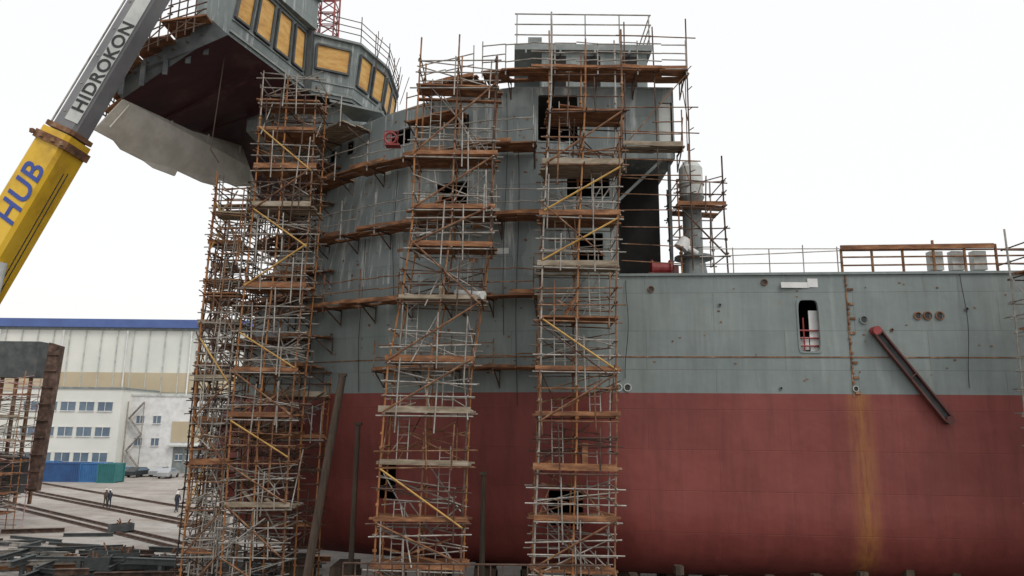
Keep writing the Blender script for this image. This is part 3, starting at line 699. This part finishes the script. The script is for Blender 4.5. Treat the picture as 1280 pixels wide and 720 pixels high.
GS='timber shores propping the hull'
for (a,b,r) in (((-7.6,27.2,0),(-6.7,28.8,10.3),.17),((-6.3,30.2,0),(-6.3,30.3,8.4),.12),((-1.0,28.0,0),(-1.0,28.1,6.6),.12)):
    T=thing('timber_shore','weathered dark timber shore leaning against the red hull','timber prop',a,GS)
    mb=MB(); mb.pipe(a,b,r,10,r*.85); part('post',mb,'timber',T)
    mb=MB(); mb.box((b[0],b[1],b[2]+.05),(.3,.25,.1)); part('head_block',mb,'timber',T)
for i in range(22):
    x=-9+i*2.0
    T=thing('keel_block','stacked concrete and timber keel block under the hull','keel block',(x,32.5,0),'keel blocks')
    mb=MB(); mb.box((x,32.5,.9),(1.1,2.2,1.8)); part('concrete_base',mb,'floor',T)
    mb=MB(); mb.box((x,32.5,2.0),(1.0,2.0,.38)); mb.box((x,32.5,2.39),(.9,1.9,.38)); part('timber_cap',mb,'timber',T)
for i in range(9):
    x=4.6+i*1.7; h=3.2+RU(-.15,.25)
    T=thing('bilge_prop','dark steel bilge prop with timber cap','prop',(x,28.0,0),'bilge props')
    mb=MB(); mb.pipe((x,28.2,0),(x,28.2,h-.3),.12,10); part('post',mb,'dgrey',T)
    mb=MB(); mb.box((x,28.2,h-.2),(.3,.4,.3)); part('cap',mb,'timber',T)
T=thing('dock_gangway','dark steel gangway with railing at the foot of the hull','gangway',(-1,24.9,0))
mb=MB(); mb.box((-1.2,25.0,3.2),(8.6,.7,.08)); part('deck',mb,'plank',T)
mb=MB()
for i in range(22): mb.pipe((-5.4+i*.4,24.7,3.2),(-5.4+i*.4,24.7,4.0),.026)
mb.pipe((-5.4,24.7,4.0),(3.0,24.7,4.0),.035); mb.pipe((-5.4,24.7,3.6),(3.0,24.7,3.6),.025); part('railing',mb,'darktube',T)
for x in (-5.3,-3.2,-1,1.1,3):
    mb=MB(); mb.pipe((x,25,0),(x,25,3.2),.06,8); part('leg',mb,'darktube',T)

# ------------------------------------------------------------------ mobile crane
CR=thing('mobile_crane','yellow mobile crane with grey telescopic boom raised beside the ship','crane',(-19.9,20.6,0))
SL=.435
def bc(z): return Vector((-13.55+SL*(z-16.8),20.6,z))
def boxbeam(z0,z1,w0,w1,dep):
    mb=MB(); d=(bc(z1)-bc(z0)).normalized(); s=Vector((-d.z,0,d.x))
    ch=.1; vs=[]
    for z,w in ((z0,w0),(z1,w1)):
        c=bc(z); a=w/2; e=dep/2
        for (u,v) in ((-a,-e+ch),(-a+ch,-e),(a-ch,-e),(a,-e+ch),(a,e-ch),(a-ch,e),(-a+ch,e),(-a,e-ch)): vs.append(c+s*u+Vector((0,v,0)))
    mb.add(vs,[(i,i+8,(i+1)%8+8,(i+1)%8) for i in range(8)]+[tuple(range(8)),tuple(range(15,7,-1))])
    return mb
part('boom',boxbeam(1.8,16.9,1.06,.96,1.2),'craneyellow',CR,'yellow lower boom section')
part('boom_extension',boxbeam(16.7,30,.80,.74,.8),'cranegrey',CR,'dark grey telescopic boom sections')
d=Vector((SL,0,1)).normalized(); s_=Vector((-d.z,0,d.x))
mb=boxbeam(16.5,16.72,1.1,1.1,1.34); mb2=boxbeam(16.95,17.08,.98,.98,1.1); mb.add(mb2.v,mb2.f)
for k in (-.5,-.2,.2,.5):
    c=bc(16.6)+s_*k; mb.box((c.x,19.88,c.z),(.1,.1,.12))
part('boom_collar',mb,'rust',CR,'rusty collar at the boom head')
mb=MB(); c0=bc(17.3)-s_*.15; c1=bc(27)-s_*.13
mb.beam(c0+Vector((0,-.41,0)),c1+Vector((0,-.41,0)),.44,.012,up=(0,-1,0)); part('name_strip',mb,'offwhite',CR,'white name strip along the boom')
mb=MB(); c=bc(17); c2=bc(30); mb.beam(c+s_*.37+Vector((0,-.42,0)),c2+s_*.34+Vector((0,-.42,0)),.04,.04)
for i in range(12):
    z=17.5+i*.9; c=bc(z)+s_*.2; mb.box((c.x,20.19,c.z),(.05,.02,.05))
part('boom_edge_strip',mb,'greytube',CR)
mb=MB(); mb.pipe((-14.6,20.2,12.9),(-16.0,20.6,3.2),.11,12); mb.pipe((-15.5,20.45,6.5),(-16.2,20.6,2.4),.17,12); part('lift_cylinder',mb,'offwhite',CR)
mb=MB()
for k in (.05,.18): 
    a=bc(5)+s_*-.75; b=bc(15.9)+s_*-.6; mb.pipe(a+Vector((k,-.2,0)),b+Vector((k,-.2,0)),.016)
part('hose',mb,'black',CR)
def text(txt,size,z,off,mat,y,shear=0,name='lettering',bold=.0):
    cu=bpy.data.curves.new('lettering','FONT'); cu.body=txt; cu.size=size; cu.extrude=.006; cu.shear=shear; cu.offset=bold
    cu.space_character=1.08
    o=bpy.data.objects.new('tmp',cu); COL.objects.link(o); bpy.context.view_layer.update()
    me=bpy.data.meshes.new_from_object(o.evaluated_get(bpy.context.evaluated_depsgraph_get())); bpy.data.objects.remove(o)
    ys=[v.co.y for v in me.vertices]; yc=(min(ys)+max(ys))/2
    for v in me.vertices: v.co.y-=yc
    R=Matrix((( d.x,s_.x,0),(0,0,-1),(d.z,s_.z,0)))
    p=bc(z)+s_*off; p.y=y; org=Vector(CR['org'])
    for v in me.vertices: v.co=R@v.co+p-org
    me.materials.clear(); me.materials.append(M[mat]); me.name=name
    ob=bpy.data.objects.new(name,me); COL.objects.link(ob); ob.parent=CR; ob['label']=txt+' lettering on the boom'
text('HUB',.92,14.05,-.08,'blueletter',19.985,.2,bold=.014)
text('HIDROKON',.56,17.6,-.15,'black',20.175,0,bold=.010)
mb=MB(); mb.box((-21.5,20.6,1.15),(9,2.5,.7)); part('chassis',mb,'craneyellow',CR)
mb=MB(); mb.prism([(-27.3,19.4,1.5),(-25.7,19.4,1.5),(-25.7,19.4,3.1),(-26.8,19.4,3.1)],(0,2.4,0)); part('driver_cab',mb,'craneyellow',CR)
mb=MB(); mb.box((-20.7,20.6,2.2),(3.6,2.4,1.2)); mb.pipe((-20.3,20.6,1.5),(-20.3,20.6,1.6),1.1,20); part('slewing_body',mb,'craneyellow',CR)
for x in (-25.3,-23.1,-20.3,-18.5):
    for y in (19.5,21.7):
        mb=MB(); mb.pipe((x,y-.2,.65),(x,y+.2,.65),.65,20); part('wheel',mb,'tyre',CR)
for x in (-26.1,-17.1):
    mb=MB(); mb.beam((x,18,1.0),(x,23.2,1.0),.3,.3); mb.pipe((x,18,0),(x,18,1),.12); mb.pipe((x,23.2,0),(x,23.2,1),.12); part('outrigger',mb,'cranegrey',CR)

# ------------------------------------------------------------------ far yard: hangar, offices
HG=thing('shipyard_hall','huge white fabrication hall with blue roof fascia and beige bands','building',(-70,135,0))
mb=MB(); mb.box((-62,160,12.9),(110,50,25.8)); part('wall',mb,'cladding',HG)
mb=MB(); mb.box((-62,134.6,26.3),(112,1.2,1.5)); mb.box((-62,160,27.0),(111,50,.5)); part('roof_fascia',mb,'bluefascia',HG)
mb=MB(); mb.box((-62,134.9,25.35),(110.4,.4,.5)); part('gutter',mb,'grey',HG)
mb=MB(); mb.box((-62,134.9,15.4),(76,.15,3.6)); part('beige_band',mb,'beige',HG)
mb=MB()
for i in range(38): mb.box((-116+i*3,134.82,13),(.14,.18,24.4))
part('panel_rib',mb,'offwhite',HG)
for i in range(8):
    mb=MB(); mb.pipe((-108+i*12,134.5,0),(-108+i*12,134.5,25),.16); part('downpipe',mb,'white',HG)
def windowsrow(par,x0,x1,y,z,h,n,w,mat='glass'):
    for i in range(n):
        x=x0+(x1-x0)*(i+.5)/n
        mb=MB(); mb.box((x,y,z),(w,.08,h)); wn=part('window',mb,mat,par)
        mb=MB(); mb.box((x,y-.05,z-h/2),(w+.2,.2,.12)); mb.box((x,y-.05,z+h/2),(w+.2,.14,.1)); mb.box((x,y-.05,z),(.08,.1,h)); part('window_frame',mb,'white',par)
AN=thing('office_annex','white two-storey office annex with blue-tinted window rows','building',(-70.5,118,0))
mb=MB(); mb.box((-71.5,124,6.7),(17,12,13.4)); part('wall',mb,'cladding',AN)
mb=MB(); mb.box((-71.5,124,13.55),(17.4,12.4,.3)); part('roof',mb,'grey',AN)
for z_ in (10.6,6.6,2.6): windowsrow(AN,-79,-64,117.95,z_,1.5,5,2.3)
B2=thing('workshop_building','white workshop with beige panel, stair tower and grey roller door','building',(-57,120,0))
mb=MB(); mb.box((-56.3,127,6.2),(14,12,12.4)); part('wall',mb,'white',B2)
mb=MB(); mb.box((-56.3,127,12.55),(14.3,12.3,.3)); part('roof',mb,'offwhite',B2)
mb=MB(); mb.box((-52.6,120.93,6.7),(6.4,.1,3.3)); part('beige_panel',mb,'beige',B2)
mb=MB(); mb.box((-52.4,120.9,2.2),(5.6,.1,4.0)); 
part('roller_door',mb,'grey',B2)
mb=MB(); mb.box((-52.4,120.4,4.45),(7,1.2,.2)); part('canopy',mb,'offwhite',B2)
windowsrow(B2,-62.5,-57,120.95,8.6,1.3,2,1.2); windowsrow(B2,-62.5,-57,120.95,5,1.3,2,1.2); windowsrow(B2,-55,-50,120.82,2.6,1.0,3,1.0)
mb=MB()
for i in range(4): mb.beam((-62.6+ (0 if i%2 else 2.2),120.2,1+i*2.6),(-62.6+(2.2 if i%2 else 0),120.2,3.6+i*2.6),.6,.12)
for x in (-62.8,-60.2): mb.pipe((x,119.9,0),(x,119.9,11.5),.08)
part('outside_stair',mb,'greytube',B2)
def container(x,y,col,lab,L=6.06,rz=0):
    T=thing('shipping_container',lab,'container',(x,y,0),'containers lined up in the yard')
    mb=MB(); mb.box((x,y,1.3),(L-.1,2.34,2.4)); 
    n=int(L/.3)
    for i in range(n): mb.box((x-L/2+.2+i*.3,y-1.18,1.3),(.14,.06,2.3))
    part('body',mb,col,T)
    mb=MB()
    for xx in (x-L/2,x+L/2):
        for yy in (y-1.2,y+1.2): mb.box((xx,yy,1.3),(.16,.16,2.6))
    for zz in (.08,2.52):
        for yy in (y-1.2,y+1.2): mb.box((x,yy,zz),(L-.16,.12,.14))
    part('corner_frame',mb,col,T)
container(-67.5,106,'contblue','bright blue shipping container in the yard',5)
container(-62.2,104,'contdark','dark blue shipping container in the yard',5)
container(-58.0,104,'contblue','bright blue shipping container in the yard',3.0)
container(-55.3,103,'contteal','teal shipping container at the end of the row',2.3)
container(-73,105,'contdark','dark blue shipping container in the yard')
def car(x,y,rz,mat,lab):
    T=thing('parked_car',lab,'car',(x,y,0),'cars parked by the workshop')
    L,W=4.4,1.75
    prof=[(-2.2,.35),(2.2,.35),(2.2,.8),(1.9,.95),(1.1,1.0),(.45,1.45),(-1.1,1.48),(-1.9,1.05),(-2.2,.9)]
    mb=MB(); R=Matrix.Rotation(rz,3,'Z'); c=Vector((x,y,0))
    n=len(prof); vs=[]
    for yy,k in ((-W/2,1),(W/2,1)):
        for px,pz in prof: vs.append(c+R@Vector((px,yy*(.82 if pz>1.2 else 1),pz)))
    mb.add(vs,[tuple(range(n)),tuple(range(2*n-1,n-1,-1))]+[(i,i+n,(i+1)%n+n,(i+1)%n) for i in range(n)])
    part('body',mb,mat,T)
    for sgn in (-1,1):
        mb=MB(); q=[(.95,1.0),(.42,1.4),(-1.05,1.42),(-1.6,1.02)]
        mb.poly([c+R@Vector((px,sgn*(W/2*(.83 if pz>1.2 else 1)+.012),pz)) for px,pz in q]); part('side_window',mb,'glass',T)
    for wx in (-1.35,1.35):
        for sgn in (-1,1):
            mb=MB(); mb.pipe(c+R@Vector((wx,sgn*.72,.32)),c+R@Vector((wx,sgn*.9,.32)),.32,14); part('wheel',mb,'tyre',T)
for i,(x,y,m_,l) in enumerate(((-59.5,115.5,'silver','silver hatchback parked by the workshop'),(-56.6,113.5,'darkcar','dark saloon parked by the workshop'),(-54,115,'silver','silver estate car parked by the roller door'),(-51.5,112,'silver','silver hatchback parked by the workshop'),(-63,116,'darkcar','dark hatchback parked near the annex'))):
    car(x,y,1.2+i*.15,m_,l)

# other hull block under construction at left
BK=thing('ship_block','dark grey hull block under construction with rust-brown end frame','ship block',(-41,60,0))
mb=MB(); mb.box((-44.3,61,13.4),(9.5,1.5,3.0)); mb.box((-48.5,62,7.2),(4.4,.3,9.0)); mb.prism([(-49,60.4,2.5),(-40,60.4,2.5),(-39.4,60.4,5.4),(-49,60.4,6.4)],(0,1,0)); part('plating',mb,'dgrey',BK)
mb=MB(); mb.prism([(-39.0,60,2.8),(-38.1,60,2.8),(-37.6,60,14.5),(-38.6,60,14.8)],(0,.6,0)); 
for i in range(9): mb.box((-38.5+i*.05,59.9,3+i*1.35),(1.0,.12,.1))
part('end_frame',mb,'darktube',BK,'rust-brown vertical end frame')
for i in range(8):
    mb=MB(); mb.box((-47.5+i*1.2,60.9,7),(.16,.3,10.6)); part('stiffener',mb,'rust',BK)
tower('pale scaffold in front of the dark ship block',-46.5,-38.9,58.0,60.0,0,[5.2,6.8,8.6,10.4],12.2,chaos=9,yel=.0,tube='pinkrail',dense=5)
tower('rusty scaffold at the foot of the dark ship block',-45.5,-37.6,55.0,57.0,0,[1.6,3.0,4.4],5.0,chaos=16,yel=.0,tube='darktube',dense=6)

GR='crane rails across the yard'
for k in (0,1.6,7.5,9.1,15):
    a=Vector((-75,95+k,0)); b=Vector((-14,44+k,0))
    mb=MB(); mb.beam(a+Vector((0,0,.09)),b+Vector((0,0,.09)),.12,.18); mb.beam(a+Vector((0,0,.02)),b+Vector((0,0,.02)),.5,.04)
    solo('crane_rail',mb,'darktube','dark rusty crane rail set in the yard ground','rail',(a.x,a.y,0),GR)
GB='steel beams stacked on the ground'
for i in range(100):
    near=i>12
    y=RU(40,46.5) if near else RU(48,60); x=RU(-31,-12) if near else RU(-38,-28); L=RU(1.5,5); ang=RU(-.4,.4)+(1.57 if random.random()<.2 else 0)
    z=RU(.1,1.0) if near else RU(.1,.3); dv=Vector((math.cos(ang),math.sin(ang),0))*L/2; c=Vector((x,y,z))
    mb=MB(); w=RU(.12,.3)
    for o in (-w/2,w/2): mb.beam(c-dv+Vector((0,0,o)),c+dv+Vector((0,0,o)),w,.03)
    mb.beam(c-dv,c+dv,.03,w)
    mb.box((c.x,c.y,(z-w/2)/2),(.2,.2,max(.04,z-w/2)))
    solo('steel_beam',mb,random.choice(['darktube','dgrey','dgrey','darktube','dgrey','plank','greytube']),'rusty steel beam lying on timber bearers in the yard','steel beam',(c.x,c.y,0),GB)
GP='pallets and crates in the yard'
for i in range(22):
    x=RU(-33,-13); y=RU(41,47) if i>3 else RU(50,64); w,dp,h=RU(.8,2.2),RU(.8,1.5),RU(.4,1.1); rz=RU(0,1)
    T=thing('steel_crate','open-topped steel crate of scrap standing in the yard','crate',(x,y,0),GP)
    mb=MB(); R=Matrix.Rotation(rz,3,'Z')
    for dx,dy,sx,sy in ((0,-dp/2,w,.05),(0,dp/2,w,.05),(-w/2,0,.05,dp-.06),(w/2,0,.05,dp-.06)):
        o=R@Vector((dx,dy,0)); mb.box((x+o.x,y+o.y,.12+h/2),(sx,sy,h),rz)
    mb.box((x,y,.12),(w-.06,dp-.06,.06),rz); part('side',mb,random.choice(['dgrey','dgrey','darktube','greytube']),T)
    mb=MB()
    for q in range(5): mb.beam((x+RU(-w,w)/3,y+RU(-dp,dp)/3,.15),(x+RU(-w,w)/2.4,y+RU(-dp,dp)/2.4,h+RU(.1,.5)),.07,.07)
    part('scrap',mb,'rust',T)

def person(x,y,yaw,mat,lab,stride=.2):
    T=thing('person',lab,'person',(x,y,0))
    J=[(0,0,.98),(0,0,1.2),(0,0,1.42),(0,0,1.52),(0,.01,1.62),(0,.0,1.74),
       (.18,0,1.42),(.24,.03,1.16),(.25,-.06,.92),(-.18,0,1.42),(-.24,-.02,1.16),(-.25,-.08,.93),
       (.1,0,.92),(.11,-stride*.5,.5),(.11,-stride,.08),(.11,-stride-.14,.04),(-.1,0,.92),(-.11,stride*.35,.5),(-.11,stride,.08),(-.11,stride-.14,.04)]
    E=[(0,1),(1,2),(2,3),(3,4),(4,5),(2,6),(6,7),(7,8),(2,9),(9,10),(10,11),(0,12),(12,13),(13,14),(14,15),(0,16),(16,17),(17,18),(18,19)]
    rad=[.15,.15,.16,.06,.095,.07,.07,.05,.04,.07,.05,.04,.1,.07,.05,.04,.1,.07,.05,.04]
    me=bpy.data.meshes.new('body'); me.from_pydata(J,E,[]); me.materials.append(M[mat])
    ob=bpy.data.objects.new('body',me); COL.objects.link(ob); ob.parent=T
    sk=ob.modifiers.new('skin','SKIN')
    for i,v in enumerate(me.skin_vertices[0].data): v.radius=(rad[i],rad[i]*.8); v.use_root=(i==0)
    su=ob.modifiers.new('sub','SUBSURF'); su.levels=1; su.render_levels=1
    T.rotation_euler=(0,0,yaw)
    h=MB(); o=Vector(T['org'])
    h.pipe(o+Vector((0,0,1.7)),o+Vector((0,0,1.8)),.13,14,.08); h.pipe(o+Vector((0,-.02,1.69)),o+Vector((0,-.02,1.71)),.16,14); part('helmet',h,'helmet',T)
    h=MB(); h.pipe(o+Vector((0,-.075,1.56)),o+Vector((0,-.11,1.66)),.07,10,.075); part('face',h,'skin',T)
person(-32.0,72,.4,'cloth','person in dark work clothes and pale helmet walking')
person(-31.4,70.5,2.6,'cloth','person in dark work clothes walking beside a colleague')
person(-40,74,1.2,'cloth2','person in brown work clothes standing by the rails',.08)
person(-39.3,73.4,-2,'cloth','person in dark overalls standing by the rails',.08)

# ------------------------------------------------------------------ world, light, camera
w=bpy.data.worlds.new('World'); scene.world=w; w.use_nodes=True; nt=w.node_tree
bg=nt.nodes['Background']; sky=nt.nodes.new('ShaderNodeTexSky'); sky.sky_type='NISHITA'; sky.sun_disc=False
sky.sun_elevation=math.radians(50); sky.sun_rotation=math.radians(140); sky.air_density=2; sky.dust_density=5
mx=nt.nodes.new('ShaderNodeMix'); mx.data_type='RGBA'; mx.inputs[0].default_value=.88
nt.links.new(sky.outputs[0],mx.inputs[6]); mx.inputs[7].default_value=(10.9,10.9,10.9,1)
nt.links.new(mx.outputs[2],bg.inputs[0]); bg.inputs[1].default_value=.1
sl=bpy.data.lights.new('sun','SUN'); sl.energy=1.15; sl.angle=math.radians(20); sl.color=(1,.97,.92)
so=bpy.data.objects.new('sun',sl); COL.objects.link(so); so.rotation_euler=(math.radians(42),0,math.radians(40))
cam=bpy.data.cameras.new('camera'); co=bpy.data.objects.new('camera',cam); COL.objects.link(co)
cam.sensor_width=36; cam.lens=36*900/1280; cam.clip_end=4000
co.matrix_world=Matrix.Translation((0,0,8.5))@Matrix.Rotation(math.radians(90+10.7),4,'X')@Matrix.Rotation(math.radians(.6),4,'Z')
scene.camera=co
scene.view_settings.view_transform='Standard'; scene.view_settings.look='None'; scene.view_settings.exposure=0
for o in list(bpy.data.objects):
    if 'org' in o: del o['org']
